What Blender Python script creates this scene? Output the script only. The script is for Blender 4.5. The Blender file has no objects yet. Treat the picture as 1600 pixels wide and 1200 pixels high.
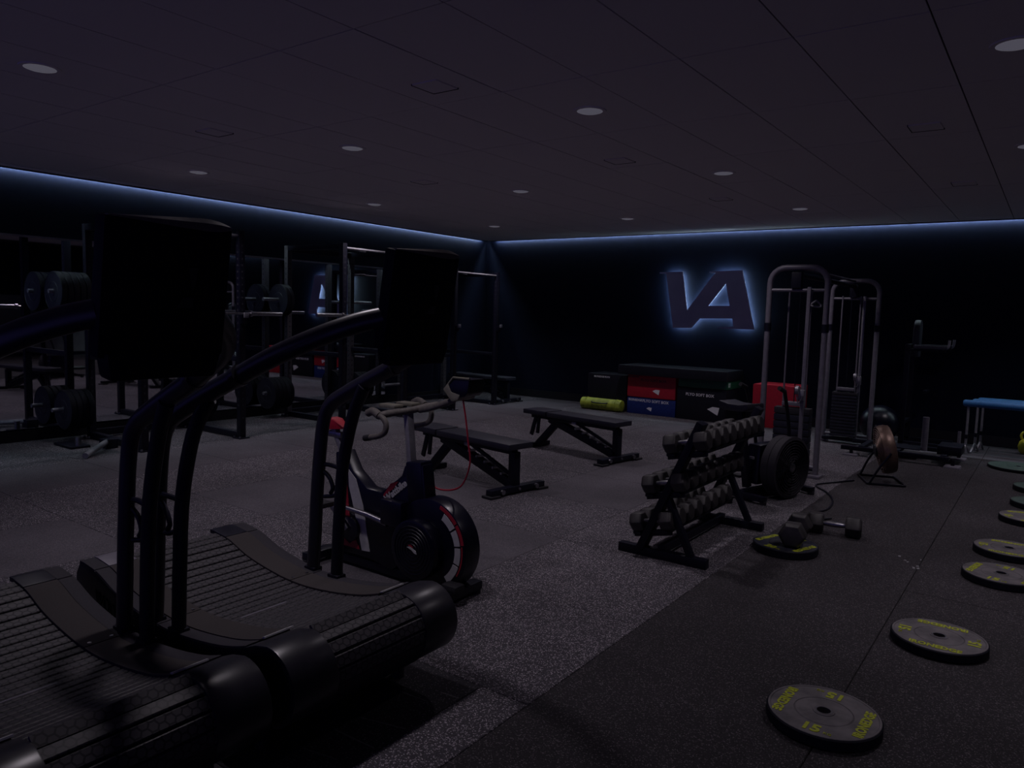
import bpy, bmesh, math, random
from mathutils import Vector, Matrix
random.seed(7)
R = math.radians
sc = bpy.context.scene
COL = sc.collection

# ---------------------------------------------------------------- camera
CAMZ = 1.58
yaw, pitch, roll, FPX = 0.629029, 0.0942795, 0.0288495, 1164.876
f = Vector((-math.sin(yaw)*math.cos(pitch), math.cos(yaw)*math.cos(pitch), -math.sin(pitch)))
r0 = Vector((math.cos(yaw), math.sin(yaw), 0)); u0 = r0.cross(f)
rr = r0*math.cos(roll)+u0*math.sin(roll); uu = -r0*math.sin(roll)+u0*math.cos(roll)
cam = bpy.data.cameras.new('camera'); camo = bpy.data.objects.new('camera', cam); COL.objects.link(camo)
M = Matrix((rr, uu, -f)).transposed().to_4x4(); M.translation = (0, 0, CAMZ)
camo.matrix_world = M
cam.sensor_fit = 'HORIZONTAL'; cam.sensor_width = 36.0; cam.lens = 36.0*FPX/1600; cam.clip_start = 0.05
sc.camera = camo
# ---------------------------------------------------------------- world, exposure, lamp strengths
w = bpy.data.worlds.new('world'); sc.world = w; w.use_nodes = True
w.node_tree.nodes['Background'].inputs[0].default_value = (0.22, 0.18, 0.80, 1)
w.node_tree.nodes['Background'].inputs[1].default_value = 0.22
vs = sc.view_settings
vs.view_transform = 'Standard'; vs.look = 'None'; vs.exposure = 0; vs.gamma = 1; vs.use_curve_mapping = False
LAMP_W = 6.0            # each ceiling downlight
LAMP_COL = (1.0, 0.90, 1.0)
DIFF_GLOW = 0.065        # face of the downlights
LED_GLOW = 150.0          # strip hidden in the ceiling cove
SIGN_GLOW = 30.0         # strip behind the wall letters

# ---------------------------------------------------------------- helpers
class MB:
    """collects shapes in one bmesh, build() links them as one mesh object"""
    def __init__(self): self.bm = bmesh.new()
    def _add(self, verts, faces, M=None):
        vv = [self.bm.verts.new((M @ Vector(v)) if M else v) for v in verts]
        for fc in faces:
            try: self.bm.faces.new([vv[i] for i in fc])
            except ValueError: pass
        return self
    def box(self, c, s, rot=None, taper=1.0):
        x, y, z = s[0]/2, s[1]/2, s[2]/2; t = taper
        v = [(-x,-y,-z),(x,-y,-z),(x,y,-z),(-x,y,-z),(-x*t,-y*t,z),(x*t,-y*t,z),(x*t,y*t,z),(-x*t,y*t,z)]
        M = Matrix.Translation(c) @ (rot.to_4x4() if rot else Matrix())
        return self._add(v, [(0,3,2,1),(4,5,6,7),(0,1,5,4),(1,2,6,5),(2,3,7,6),(3,0,4,7)], M)
    def beam(self, a, b, w, h, up=(0,0,1)):
        a, b = Vector(a), Vector(b); d = b-a; L = d.length; d.normalize()
        s = d.cross(Vector(up))
        if s.length < 1e-4: s = d.cross(Vector((1,0,0)))
        s.normalize(); n = s.cross(d)
        rot = Matrix((d, s, n)).transposed()
        return self.box((a+b)/2, (L, w, h), rot)
    def tube(self, pts, r, n=10, closed=False, ry=None):
        P = [Vector(p) for p in pts]; m = len(P); ry = ry or r
        T = []
        for i in range(m):
            if closed: t = P[(i+1) % m]-P[i-1]
            else: t = P[min(i+1, m-1)]-P[max(i-1, 0)]
            T.append(t.normalized())
        ref = Vector((0,0,1)) if abs(T[0].z) < .9 else Vector((1,0,0))
        s = (ref-T[0]*ref.dot(T[0])).normalized()
        rings = []
        for i in range(m):
            s = (s-T[i]*s.dot(T[i])).normalized(); b = T[i].cross(s)
            q = r[i] if isinstance(r, (list, tuple)) else r
            qy = ry[i] if isinstance(ry, (list, tuple)) else ry
            rings.append([self.bm.verts.new(P[i]+s*math.cos(2*math.pi*k/n)*q+b*math.sin(2*math.pi*k/n)*qy) for k in range(n)])
        rng = range(m if closed else m-1)
        for i in rng:
            A, B = rings[i], rings[(i+1) % m]
            for k in range(n): self.bm.faces.new((A[k], A[(k+1) % n], B[(k+1) % n], B[k]))
        if not closed:
            self.bm.faces.new(rings[0][::-1]); self.bm.faces.new(rings[-1])
        return self
    def cyl(self, a, b, r, n=16, r2=None):
        return self.tube([a, b], [r, r2 if r2 is not None else r], n)
    def lathe(self, prof, n=32, M=None):
        """prof: list of (r, z) revolved about z; closed if first == last"""
        M = M or Matrix(); rings = []
        for (r, z) in prof:
            if r < 1e-6: rings.append([self.bm.verts.new(M @ Vector((0,0,z)))])
            else: rings.append([self.bm.verts.new(M @ Vector((r*math.cos(2*math.pi*k/n), r*math.sin(2*math.pi*k/n), z))) for k in range(n)])
        for A, B in zip(rings, rings[1:]):
            for k in range(n):
                a0, a1 = A[k % len(A)], A[(k+1) % len(A)]; b0, b1 = B[k % len(B)], B[(k+1) % len(B)]
                vs_ = []
                for v in (a0, a1, b1, b0):
                    if v not in vs_: vs_.append(v)
                if len(vs_) > 2:
                    try: self.bm.faces.new(vs_)
                    except ValueError: pass
        return self
    def prism(self, pts2, h, M=None):
        """polygon in local xy extruded 0..h along local z"""
        M = M or Matrix(); n = len(pts2)
        a = [self.bm.verts.new(M @ Vector((x, y, 0))) for x, y in pts2]
        b = [self.bm.verts.new(M @ Vector((x, y, h))) for x, y in pts2]
        self.bm.faces.new(a[::-1]); self.bm.faces.new(b)
        for i in range(n): self.bm.faces.new((a[i], a[(i+1) % n], b[(i+1) % n], b[i]))
        return self
    def sheet(self, A, B):
        a = [self.bm.verts.new(p) for p in A]; b = [self.bm.verts.new(p) for p in B]
        for i in range(len(a)-1): self.bm.faces.new((a[i], a[i+1], b[i+1], b[i]))
        return self
    def build(self, name, mat, parent=None, smooth=True, bevel=0, world=False):
        bm = self.bm
        bmesh.ops.recalc_face_normals(bm, faces=bm.faces)
        if bevel:
            es = [e for e in bm.edges if len(e.link_faces) == 2 and e.calc_face_angle(0) > R(35)]
            bmesh.ops.bevel(bm, geom=es, offset=bevel, segments=2, affect='EDGES', profile=.6, clamp_overlap=True)
        me = bpy.data.meshes.new(name)
        if world and parent is not None: bmesh.ops.translate(bm, verts=bm.verts, vec=-Vector(parent.location))
        bm.to_mesh(me); bm.free()
        if smooth:
            me.polygons.foreach_set('use_smooth', [True]*len(me.polygons))
            me.set_sharp_from_angle(angle=R(38))
        return link(name, me, mat, parent)

def link(name, me, mat, parent=None):
    o = bpy.data.objects.new(name, me); COL.objects.link(o)
    if mat and not me.materials: me.materials.append(mat)
    if parent: o.parent = parent
    return o
def tag(o, label=None, cat=None, group=None, kind=None):
    for k, v in (('label', label), ('category', cat), ('group', group), ('kind', kind)):
        if v: o[k] = v
    return o
def thing(name, label, cat, loc=(0,0,0), rz=0, group=None):
    o = bpy.data.objects.new(name, None); COL.objects.link(o)
    o.location = loc; o.rotation_euler = (0, 0, rz); o.empty_display_size = .1
    return tag(o, label, cat, group)
def struct(o): o['kind'] = 'structure'; return o
KIDS = {}
def dup(root, loc=None, rot=None, label=None, group=None):
    def cp(o, par):
        c = o.copy(); COL.objects.link(c)
        if par: c.parent = par
        for ch in o.children: cp(ch, c)
        return c
    r = cp(root, None)
    if loc is not None: r.location = loc
    if rot is not None: r.rotation_euler = rot
    if label: r['label'] = label
    if group: r['group'] = group
    return r
def spline(pts, n=5):
    P = [Vector(p) for p in pts]; P = [P[0]*2-P[1]]+P+[P[-1]*2-P[-2]]; out = []
    for i in range(1, len(P)-2):
        for k in range(n):
            t = k/n; a, b, c, d = P[i-1:i+3]
            out.append(.5*((2*b)+(c-a)*t+(2*a-5*b+4*c-d)*t*t+(3*b-a-3*c+d)*t**3))
    return out+[P[-2]]
def XZ(y): return Matrix(((1,0,0,0),(0,0,-1,y),(0,1,0,0),(0,0,0,1)))   # local xy -> world xz, extrudes towards -y
def poly_mesh(name, loops, depth, mat, parent, M, bevel=0, off=0):
    """flat outline with holes, extruded, through a 2D curve"""
    cu = bpy.data.curves.new(name, 'CURVE'); cu.dimensions = '2D'; cu.fill_mode = 'BOTH'; cu.extrude = depth/2; cu.bevel_depth = bevel; cu.offset = off
    for lp in loops:
        s = cu.splines.new('POLY'); s.points.add(len(lp)-1); s.use_cyclic_u = True
        for p, q in zip(s.points, lp): p.co = (q[0], q[1], 0, 1)
    return curve_obj(name, cu, mat, parent, M)
def curve_obj(name, cu, mat, parent, M):
    t = bpy.data.objects.new('tmp', cu); COL.objects.link(t)
    me = bpy.data.meshes.new_from_object(t.evaluated_get(bpy.context.evaluated_depsgraph_get()))
    bpy.data.objects.remove(t); me.name = name
    me.transform(M); me.materials.clear()
    return link(name, me, mat, parent)
def text(body, size, mat, parent, M, name='lettering', ext=.001, sx=1.0, bold=0.0):
    cu = bpy.data.curves.new('txt', 'FONT'); cu.body = body; cu.size = size; cu.extrude = ext; cu.offset = bold
    cu.align_x = 'CENTER'; cu.align_y = 'CENTER'; cu.resolution_u = 2
    return curve_obj(name, cu, mat, parent, M @ Matrix.Diagonal((sx, 1, 1, 1)))

# ---------------------------------------------------------------- materials
def mat(name, c1, c2=None, scale=20, rough=.5, metal=0, bump=0, spec=.5, detail=3, ramp=(.35, .65), coat=0):
    m = bpy.data.materials.new(name); m.use_nodes = True; nt = m.node_tree; N = nt.nodes; L = nt.links
    b = N['Principled BSDF']; b.inputs['Roughness'].default_value = rough; b.inputs['Metallic'].default_value = metal
    b.inputs['Specular IOR Level'].default_value = spec
    if coat: b.inputs['Coat Weight'].default_value = coat; b.inputs['Coat Roughness'].default_value = .15
    c2 = c2 or tuple(min(1, x*1.25) for x in c1)
    tc = N.new('ShaderNodeTexCoord'); no = N.new('ShaderNodeTexNoise'); cr = N.new('ShaderNodeValToRGB')
    no.inputs['Scale'].default_value = scale; no.inputs['Detail'].default_value = detail
    cr.color_ramp.elements[0].position, cr.color_ramp.elements[1].position = ramp
    cr.color_ramp.elements[0].color = (*c1, 1); cr.color_ramp.elements[1].color = (*c2, 1)
    L.new(tc.outputs['Object'], no.inputs['Vector']); L.new(no.outputs['Fac'], cr.inputs['Fac']); L.new(cr.outputs['Color'], b.inputs['Base Color'])
    if bump:
        bp = N.new('ShaderNodeBump'); bp.inputs['Strength'].default_value = bump; bp.inputs['Distance'].default_value = .002
        L.new(no.outputs['Fac'], bp.inputs['Height']); L.new(bp.outputs['Normal'], b.inputs['Normal'])
    return m
def emit(name, c, s):
    m = bpy.data.materials.new(name); m.use_nodes = True; nt = m.node_tree; N = nt.nodes
    for n in list(N): N.remove(n)
    e = N.new('ShaderNodeEmission'); o = N.new('ShaderNodeOutputMaterial'); e.inputs[0].default_value = (*c, 1); e.inputs[1].default_value = s
    nt.links.new(e.outputs[0], o.inputs[0]); return m
def rubber(name, base, speck, dens, scale=260, big=.25):
    """granulated rubber: cell-coloured crumbs, pale flecks, slow tonal drift"""
    m = bpy.data.materials.new(name); m.use_nodes = True; nt = m.node_tree; N = nt.nodes; L = nt.links
    b = N['Principled BSDF']; b.inputs['Roughness'].default_value = .8; b.inputs['Specular IOR Level'].default_value = .25
    g = N.new('ShaderNodeNewGeometry'); v = N.new('ShaderNodeTexVoronoi'); v.inputs['Scale'].default_value = scale
    L.new(g.outputs['Position'], v.inputs['Vector'])
    sep = N.new('ShaderNodeSeparateColor'); L.new(v.outputs['Color'], sep.inputs[0])
    cr = N.new('ShaderNodeValToRGB'); e = cr.color_ramp.elements
    e[0].position = 0; e[0].color = (*[x*.6 for x in base], 1); e[1].position = 1-dens; e[1].color = (*[x*1.3 for x in base], 1)
    k = e.new(1-dens+.02); k.color = (*speck, 1)
    L.new(sep.outputs[0], cr.inputs['Fac'])
    no = N.new('ShaderNodeTexNoise'); no.inputs['Scale'].default_value = 1.3; no.inputs['Detail'].default_value = 5; L.new(g.outputs['Position'], no.inputs['Vector'])
    mr = N.new('ShaderNodeMapRange'); mr.inputs['From Min'].default_value = .3; mr.inputs['From Max'].default_value = .7
    mr.inputs['To Min'].default_value = 1-big; mr.inputs['To Max'].default_value = 1+big; L.new(no.outputs['Fac'], mr.inputs['Value'])
    mx = N.new('ShaderNodeMix'); mx.data_type = 'RGBA'; mx.blend_type = 'MULTIPLY'; mx.inputs['Factor'].default_value = 1
    L.new(cr.outputs['Color'], mx.inputs['A']); L.new(mr.outputs['Result'], mx.inputs['B']); L.new(mx.outputs['Result'], b.inputs['Base Color'])
    bp = N.new('ShaderNodeBump'); bp.inputs['Strength'].default_value = .25; bp.inputs['Distance'].default_value = .002
    L.new(sep.outputs[1], bp.inputs['Height']); L.new(bp.outputs['Normal'], b.inputs['Normal'])
    return m
def hexrubber():
    """belt slat rubber with a honeycomb tread"""
    m = bpy.data.materials.new('slat_rubber'); m.use_nodes = True; nt = m.node_tree; N = nt.nodes; L = nt.links
    b = N['Principled BSDF']; b.inputs['Roughness'].default_value = .6
    tc = N.new('ShaderNodeTexCoord'); mp = N.new('ShaderNodeMapping'); L.new(tc.outputs['Object'], mp.inputs['Vector'])
    # hexagons: voronoi on a hexagonal lattice made of two offset square lattices
    S = .029
    sx = N.new('ShaderNodeSeparateXYZ'); L.new(mp.outputs[0], sx.inputs[0])
    def math_(op, a, bb=None, c=None):
        n = N.new('ShaderNodeMath'); n.operation = op
        for i, q in enumerate((a, bb, c)):
            if q is None: continue
            if isinstance(q, (int, float)): n.inputs[i].default_value = q
            else: L.new(q, n.inputs[i])
        return n.outputs[0]
    X, Y = math_('DIVIDE', sx.outputs['X'], S), math_('DIVIDE', sx.outputs['Y'], S*1.732)
    def cell(ox, oy):
        fx = math_('SUBTRACT', math_('FRACT', math_('ADD', X, ox+100)), .5); fy = math_('MULTIPLY', math_('SUBTRACT', math_('FRACT', math_('ADD', Y, oy+100)), .5), 1.732)
        ax, ay = math_('ABSOLUTE', fx), math_('ABSOLUTE', fy)
        return math_('MAXIMUM', ax, math_('ADD', math_('MULTIPLY', ax, .5), math_('MULTIPLY', ay, .866)))
    d = math_('MINIMUM', cell(0, 0), cell(.5, .5))
    cr = N.new('ShaderNodeValToRGB'); e = cr.color_ramp.elements
    e[0].position = .385; e[0].color = (.046, .041, .048, 1); e[1].position = .43; e[1].color = (.004, .004, .009, 1)
    L.new(d, cr.inputs['Fac']); L.new(cr.outputs['Color'], b.inputs['Base Color'])
    return m
def brushed_mirror():
    m = bpy.data.materials.new('mirror_glass'); m.use_nodes = True; b = m.node_tree.nodes['Principled BSDF']
    b.inputs['Base Color'].default_value = (.62, .62, .68, 1); b.inputs['Metallic'].default_value = 1; b.inputs['Roughness'].default_value = .02
    return m

MBLK = mat('black_powder_coat', (.002,.002,.010), (.004,.004,.013), 60, .5, bump=.1, spec=.3)
MBLKS = mat('black_satin_steel', (.003,.003,.011), (.005,.005,.014), 30, .45, spec=.35)
MRAIL = mat('satin_handrail', (.010,.009,.016), (.013,.012,.02), 30, .36, spec=.6)
MCAP = mat('satin_roller_cover', (.018,.017,.024), (.022,.021,.028), 30, .33, spec=.6)
MGLOSS = mat('gloss_black_plastic', (.002,.002,.010), (.003,.003,.012), 12, .3, spec=.4)
MCONS = mat('matt_console_shell', (.002,.002,.010), (.003,.003,.012), 12, .6, spec=.15)
MRUB = mat('black_rubber', (.006,.006,.010), (.012,.011,.016), 90, .7, bump=.3)
MVINB = mat('black_box_vinyl', (.006,.006,.012), (.008,.008,.016), 60, .55, spec=.3)
MVIN = mat('black_vinyl', (.012,.012,.022), (.018,.017,.030), 120, .5, bump=.15)
MCHR = mat('worn_chrome', (.26,.255,.28), (.36,.35,.38), 40, .33, metal=1)
MGREY = mat('grey_tube_paint', (.13,.12,.15), (.16,.15,.18), 25, .4)
MSIL = mat('silver_paint', (.22,.21,.24), (.28,.27,.30), 25, .4, metal=.3)
MTAN = mat('taupe_deck_cover', (.042,.037,.038), (.048,.042,.043), 200, .75, bump=.15, spec=.15)
MTANE = mat('grey_deck_edge', (.028,.026,.033), (.034,.031,.039), 120, .7, spec=.2)
MHEX = hexrubber()
MRED = mat('red_vinyl', (.38,.006,.022), (.44,.009,.028), 30, .5)
MREDP = mat('red_paint', (.30,.012,.03), (.34,.016,.035), 30, .4)
MBLUE = mat('blue_vinyl', (.006,.02,.14), (.01,.03,.18), 30, .5)
MGRN = mat('green_vinyl', (.006,.07,.035), (.01,.09,.045), 30, .5)
MWHTB = mat('bright_white_print', (.75,.74,.76), (.8,.79,.81), 30, .6)
MWHT = mat('white_print', (.40,.39,.40), (.46,.45,.46), 30, .6)
MLIME = mat('lime_print', (.30,.34,.01), (.36,.40,.015), 80, .6)
MLIMEV = mat('lime_vinyl', (.26,.33,.03), (.46,.55,.06), 9, .5, ramp=(.4,.6))
MPLATE = mat('grey_bumper_rubber', (.070,.063,.070), (.135,.122,.13), 14, .6, bump=.2, detail=6)
MPLATEG = mat('green_bumper_rubber', (.03,.06,.05), (.05,.085,.07), 14, .6, bump=.2, detail=6)
MBAND = mat('shaded_plate_edge', (.003,.003,.009), (.006,.006,.012), 20, .7, spec=.2)  # near-black colour carries the shade on the plate sides
MPLATED = mat('dark_bumper_rubber', (.010,.011,.02), (.018,.019,.032), 14, .5, bump=.2)
MHEXD = mat('dumbbell_urethane', (.020,.018,.020), (.040,.035,.038), 18, .5, detail=5)
MBEIGE = mat('beige_plastic', (.16,.15,.12), (.20,.19,.15), 30, .5)
MTAPE = mat('taupe_bar_tape', (.09,.08,.075), (.13,.115,.105), 60, .6, bump=.2)
MCOP = mat('copper_guard', (.13,.08,.065), (.17,.11,.085), 30, .4, metal=.5)
MFOAM = mat('blue_foam_sleeve', (.02,.13,.34), (.03,.16,.42), 40, .6)
MYEL = mat('yellow_enamel', (.45,.42,.02), (.52,.48,.03), 30, .5)
MWALL = mat('navy_wall_paint', (.0035,.0055,.018), (.0042,.0065,.021), 8, .75, bump=.05, spec=.12)
MWALL2 = mat('grey_wall_panel', (.16,.15,.16), (.19,.18,.19), 4, .7)
MCEIL = mat('ceiling_tile_board', (.78,.72,.76), (.82,.76,.80), 300, .9, bump=.3, spec=.1)
MCEILD = mat('ceiling_void', (.02,.02,.03), None, 10, .9)
MBASE = mat('black_skirting', (.004,.004,.008), None, 20, .5)
MSIGN = mat('brushed_sign_metal', (.42,.44,.62), (.50,.52,.70), 3, .5)
MSTRIP = mat('bright_strip_metal', (.35,.34,.36), (.42,.41,.43), 60, .35, metal=.8)
MLOGO = mat('dark_grey_print', (.016,.016,.022), None, 30, .6)
MF_L = rubber('speckled_rubber_pale', (.054,.049,.060), (.34,.305,.335), .15, 230)
MF_M = rubber('speckled_rubber_mid', (.055,.050,.061), (.32,.29,.32), .12, 230)
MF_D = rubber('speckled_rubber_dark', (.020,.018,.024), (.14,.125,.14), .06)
MF_S = rubber('smooth_rubber', (.082,.074,.088), (.15,.135,.15), .06, 230)
MF_T = rubber('black_granulate', (.0225,.0195,.0235), (.11,.096,.106), .11, 240)
MLAMP = emit('downlight_face', (1, .95, 1.25), DIFF_GLOW)
MLED = emit('cove_led', (.68, .86, .95), LED_GLOW)
MHALO = emit('sign_led', (.62, .88, 1.0), SIGN_GLOW)
MMIR = brushed_mirror()

# ---------------------------------------------------------------- room shell
XL, YB, XR, YF, ZC = -9.25, 11.75, 5.0, -4.0, 2.98
floor = MB().box(((XL+XR)/2, (YB+YF)/2, -.11), (XR-XL+.4, YB-YF+.4, .2)).build('floor', MBASE, smooth=False); struct(floor)
wl = struct(MB().box((XL-.1, (YB+YF)/2, 1.6), (.2, YB-YF, 3.2)).build('wall_left', MWALL, smooth=False))
wb = struct(MB().box(((XL+XR)/2, YB+.1, 1.6), (XR-XL+.4, .2, 3.2)).build('wall_back', MWALL, smooth=False))
wr = struct(MB().box((XR+.1, (YB+YF)/2, 1.6), (.2, YB-YF, 3.2)).build('wall_right', MWALL, smooth=False))
struct(MB().box((XR-.01, 4, .9), (.02, 15.5, 1.6)).build('trim_1', MWALL2, smooth=False))
struct(MB().box((XL+.012, (YB+YF)/2, .06), (.024, YB-YF, .12)).build('baseboard_left', MBASE, smooth=False))
struct(MB().box(((XL+XR)/2, YB-.012, .07), (XR-XL-.05, .024, .14)).build('baseboard_back', MBASE, smooth=False))
ceil = struct(MB().box(((XL+XR)/2, (YB+YF)/2, 3.17), (XR-XL+.4, YB-YF+.4, .1)).build('ceiling', MCEILD, smooth=False))
# floor tiles (1 m) and rolls
def tile_mesh(sx, sy, th=.012, bev=.003):
    b = MB(); b.box((0, 0, -th/2), (sx, sy, th)); bm = b.bm
    es = [e for e in bm.edges if all(v.co.z > -1e-6 for v in e.verts)]
    bmesh.ops.bevel(bm, geom=es, offset=bev, segments=1, affect='EDGES')
    bmesh.ops.recalc_face_normals(bm, faces=bm.faces)
    me = bpy.data.meshes.new('rubber_tile'); bm.to_mesh(me); bm.free(); return me
xs = [XL+.026, -8.74, -7.74, -6.74, -5.74, -4.74, -3.74, -2.74, -1.62]
colm = [MF_L, MF_L, MF_S, MF_L, MF_M, MF_M, MF_M, MF_L]
ys = [-.6+i for i in range(13)]+[YB-.026]
cache = {}
for i in range(len(xs)-1):
    for j in range(len(ys)-1):
        x0, x1, y0, y1 = xs[i], xs[i+1], ys[j], ys[j+1]
        m = colm[i]
        rnd = random.random()
        if i in (4, 5, 6) and rnd < .3: m = MF_S
        if i in (5, 6) and .3 < rnd < .55: m = MF_L
        cells = [(x0, x1, m)]
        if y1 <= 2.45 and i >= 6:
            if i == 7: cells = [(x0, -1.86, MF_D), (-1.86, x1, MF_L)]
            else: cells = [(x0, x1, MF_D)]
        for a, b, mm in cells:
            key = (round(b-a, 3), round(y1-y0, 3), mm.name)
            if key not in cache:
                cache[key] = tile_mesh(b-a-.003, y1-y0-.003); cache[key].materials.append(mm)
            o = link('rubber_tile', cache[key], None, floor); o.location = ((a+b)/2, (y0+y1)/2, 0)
for k in range(7):
    x0 = -1.62+k; x1 = min(x0+1, XR)
    for (y0, y1) in ((-3.9, 4.9), (4.9, 10.52)) if k != 0 else ((-3.9, 10.52),):
        key = ('roll', round(x1-x0, 3), y0, y1)
        if key not in cache: cache[key] = tile_mesh(x1-x0-.004, y1-y0-.004); cache[key].materials.append(MF_T)
        o = link('rubber_roll', cache[key], None, floor); o.location = ((x0+x1)/2, (y0+y1)/2, 0)
    key = ('end', round(x1-x0, 3))
    if key not in cache: cache[key] = tile_mesh(x1-x0-.003, YB-.026-10.52-.003); cache[key].materials.append(MF_S)
    o = link('rubber_tile', cache[key], None, floor); o.location = ((x0+x1)/2, (10.52+YB-.026)/2, 0)
MSCUF = mat('chalky_scuff', (.05,.046,.05), (.10,.092,.10), 60, .8)
for (ax, ay), (bx, by) in (((-2.10,2.15),(-1.95,2.16)), ((-1.96,2.25),(-1.87,2.26)), ((-2.09,1.79),(-1.88,1.80)), ((-2.08,1.64),(-1.93,1.67)), ((-2.07,1.91),(-1.88,1.96))):
    MB().beam((ax, ay, .0004), (bx, by, .0004), .007, .0008).build('scuff_mark', MSCUF, floor, smooth=False)
# ceiling tiles on a 0.60 x 1.243 grid
cx = [XL+.10]+[-2.375+.6*k for k in range(-11, 8)]
cy = [2.651+1.243*k for k in range(-3, 8)]+[YB-.10]
cx = [c for i, c in enumerate(cx) if i == 0 or c > XL+.12]
cy = [c for c in cy if c <= YB-.099]
for i in range(len(cx)-1):
    for j in range(len(cy)-1):
        a, b, c, d = cx[i], cx[i+1], cy[j], cy[j+1]
        key = ('ceil', round(b-a, 2), round(d-c, 2))
        if key not in cache:
            bb = MB().box((0, 0, .0075), (b-a-.008, d-c-.008, .015)); bb.bm.normal_update()
            me = bpy.data.meshes.new('ceiling_tile'); bmesh.ops.recalc_face_normals(bb.bm, faces=bb.bm.faces); bb.bm.to_mesh(me); bb.bm.free(); me.materials.append(MCEIL); cache[key] = me
        o = link('ceiling_tile', cache[key], None, ceil); o.location = ((a+b)/2, (c+d)/2, ZC+random.uniform(-.001, .001))
ybg = MB()
for c in cx[1:-1]: ybg.box((c, (YB+cy[0])/2-.05, ZC+.012), (.03, YB-cy[0]-.1, .012))
for c in cy[1:-1]: ybg.box(((cx[0]+cx[-1])/2, c, ZC+.012), (cx[-1]-cx[0], .03, .012))
ybg.build('grid_bar', MCEILD, ceil, smooth=False)
struct(MB().box((XL+.078, (YB+YF)/2-.05, ZC+.04), (.05, YB-YF-.12, .10)).build('trim_2', MTANE, smooth=False))
struct(MB().box(((XL+XR)/2+.05, YB-.078, ZC+.04), (XR-XL-.17, .05, .10)).build('trim_3', MTANE, smooth=False))
tag(MB().box((XL+.032, (YB+YF)/2-.05, ZC+.03), (.003, YB-YF-.3, .024)).build('light_strip', MLED, smooth=False), 'blue glowing light strip tucked in the ceiling gap along the left wall', 'light strip')
tag(MB().box(((XL+XR)/2+.05, YB-.032, ZC+.03), (XR-XL-.4, .003, .024)).build('light_strip', MLED, smooth=False), 'blue glowing light strip tucked in the ceiling gap along the far wall with the letters', 'light strip')
# mirror on the left wall
mi = thing('wall_mirror', 'long gym mirror on the left wall behind the racks', 'mirror', (XL, 4.0, .14))
MB().box((XL+.008, 3.0, .14+1.06), (.012, 12.0, 2.12)).build('mirror_panel', MMIR, mi, smooth=False, world=True)
MB().box((XL+.014, 3.0, 2.272), (.026, 12.0, .022)).build('top_strip', MSTRIP, mi, smooth=False, world=True)  # thin bright strip along the upper edge of the mirror

# ---------------------------------------------------------------- downlights and ceiling vents
def make_lamp():
    t = thing('downlight', '', 'ceiling light')
    MB().lathe([(.088, 0), (.088, -.006), (.112, -.006), (.115, -.001), (.115, 0)], 32).build('trim_ring', MCEIL, t)
    MB().lathe([(0, -.017), (.05, -.0155), (.075, -.011), (.089, -.006), (.089, -.001), (0, -.001)], 32).build('diffuser', MLAMP, t)
    l = bpy.data.lights.new('lamp', 'AREA'); l.shape = 'DISK'; l.size = .16; l.energy = LAMP_W; l.color = LAMP_COL; l.spread = R(106)
    o = bpy.data.objects.new('lamp', l); COL.objects.link(o); o.parent = t; o.location = (0, 0, -.02)
    return t
lamp0 = make_lamp(); first = True
LX = [-7.5, -5.1, -2.71, -.28]; LY = [2.06, 4.54, 7.07, 9.7]
xn = ['nearest the left wall mirrors', 'second from the left wall', 'third from the left wall', 'furthest right']
yn = ['closest to the camera', 'second from the camera', 'third from the camera', 'nearest the back wall']
for i, x in enumerate(LX):
    for j, y in enumerate(LY):
        if (i, j) in ((0, 0), (3, 0)): continue
        o = lamp0 if first else dup(lamp0)
        first = False
        o.location = (x, y, ZC-.0005)
        o['label'] = 'round ceiling downlight in the row %s, %s' % (xn[i], yn[j]); o['group'] = 'round ceiling downlights'
for (x, y), q in zip(((2.1, 2.06), (2.1, 4.54), (2.1, 7.07), (2.1, 9.7)), yn):
    o = dup(lamp0, (x, y, ZC-.0005), label='round ceiling downlight beyond the right edge, '+q); o['group'] = 'downlights beyond the right edge'
def make_vent():
    t = thing('ceiling_vent', '', 'vent')
    MB().box((0, 0, -.004), (.2, .2, .008)).build('cover_plate', MCEIL, t, smooth=False)
    b = MB(); b.box((-.102, .002, -.005), (.005, .21, .011)); b.box((0, .104, -.005), (.21, .005, .011))  # dark strips on the two far sides stand in for recess shadow
    b.build('rim', MCEILD, t, smooth=False)
    return t
v0 = make_vent()
VP = [(-3.26, 3.57, 'between the second and third downlight rows, closest to the camera'), (-5.66, 3.57, 'above the left treadmill side, over the open floor by the racks'), (-5.7, 6.1, 'over the middle of the left half of the room'), (-3.31, 6.1, 'over the two benches in the middle of the room'), (-3.29, 8.55, 'over the stacked plyometric boxes, towards the back wall'), (-.87, 6.08, 'over the black mats on the right, closer one'), (-.86, 8.62, 'over the black mats on the right, further one')]
for k, (x, y, s) in enumerate(VP):
    o = v0 if k == 0 else dup(v0); o.location = (x, y, ZC-.0005); o['label'] = 'small square ceiling vent '+s; o['group'] = 'square ceiling vents'

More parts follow.
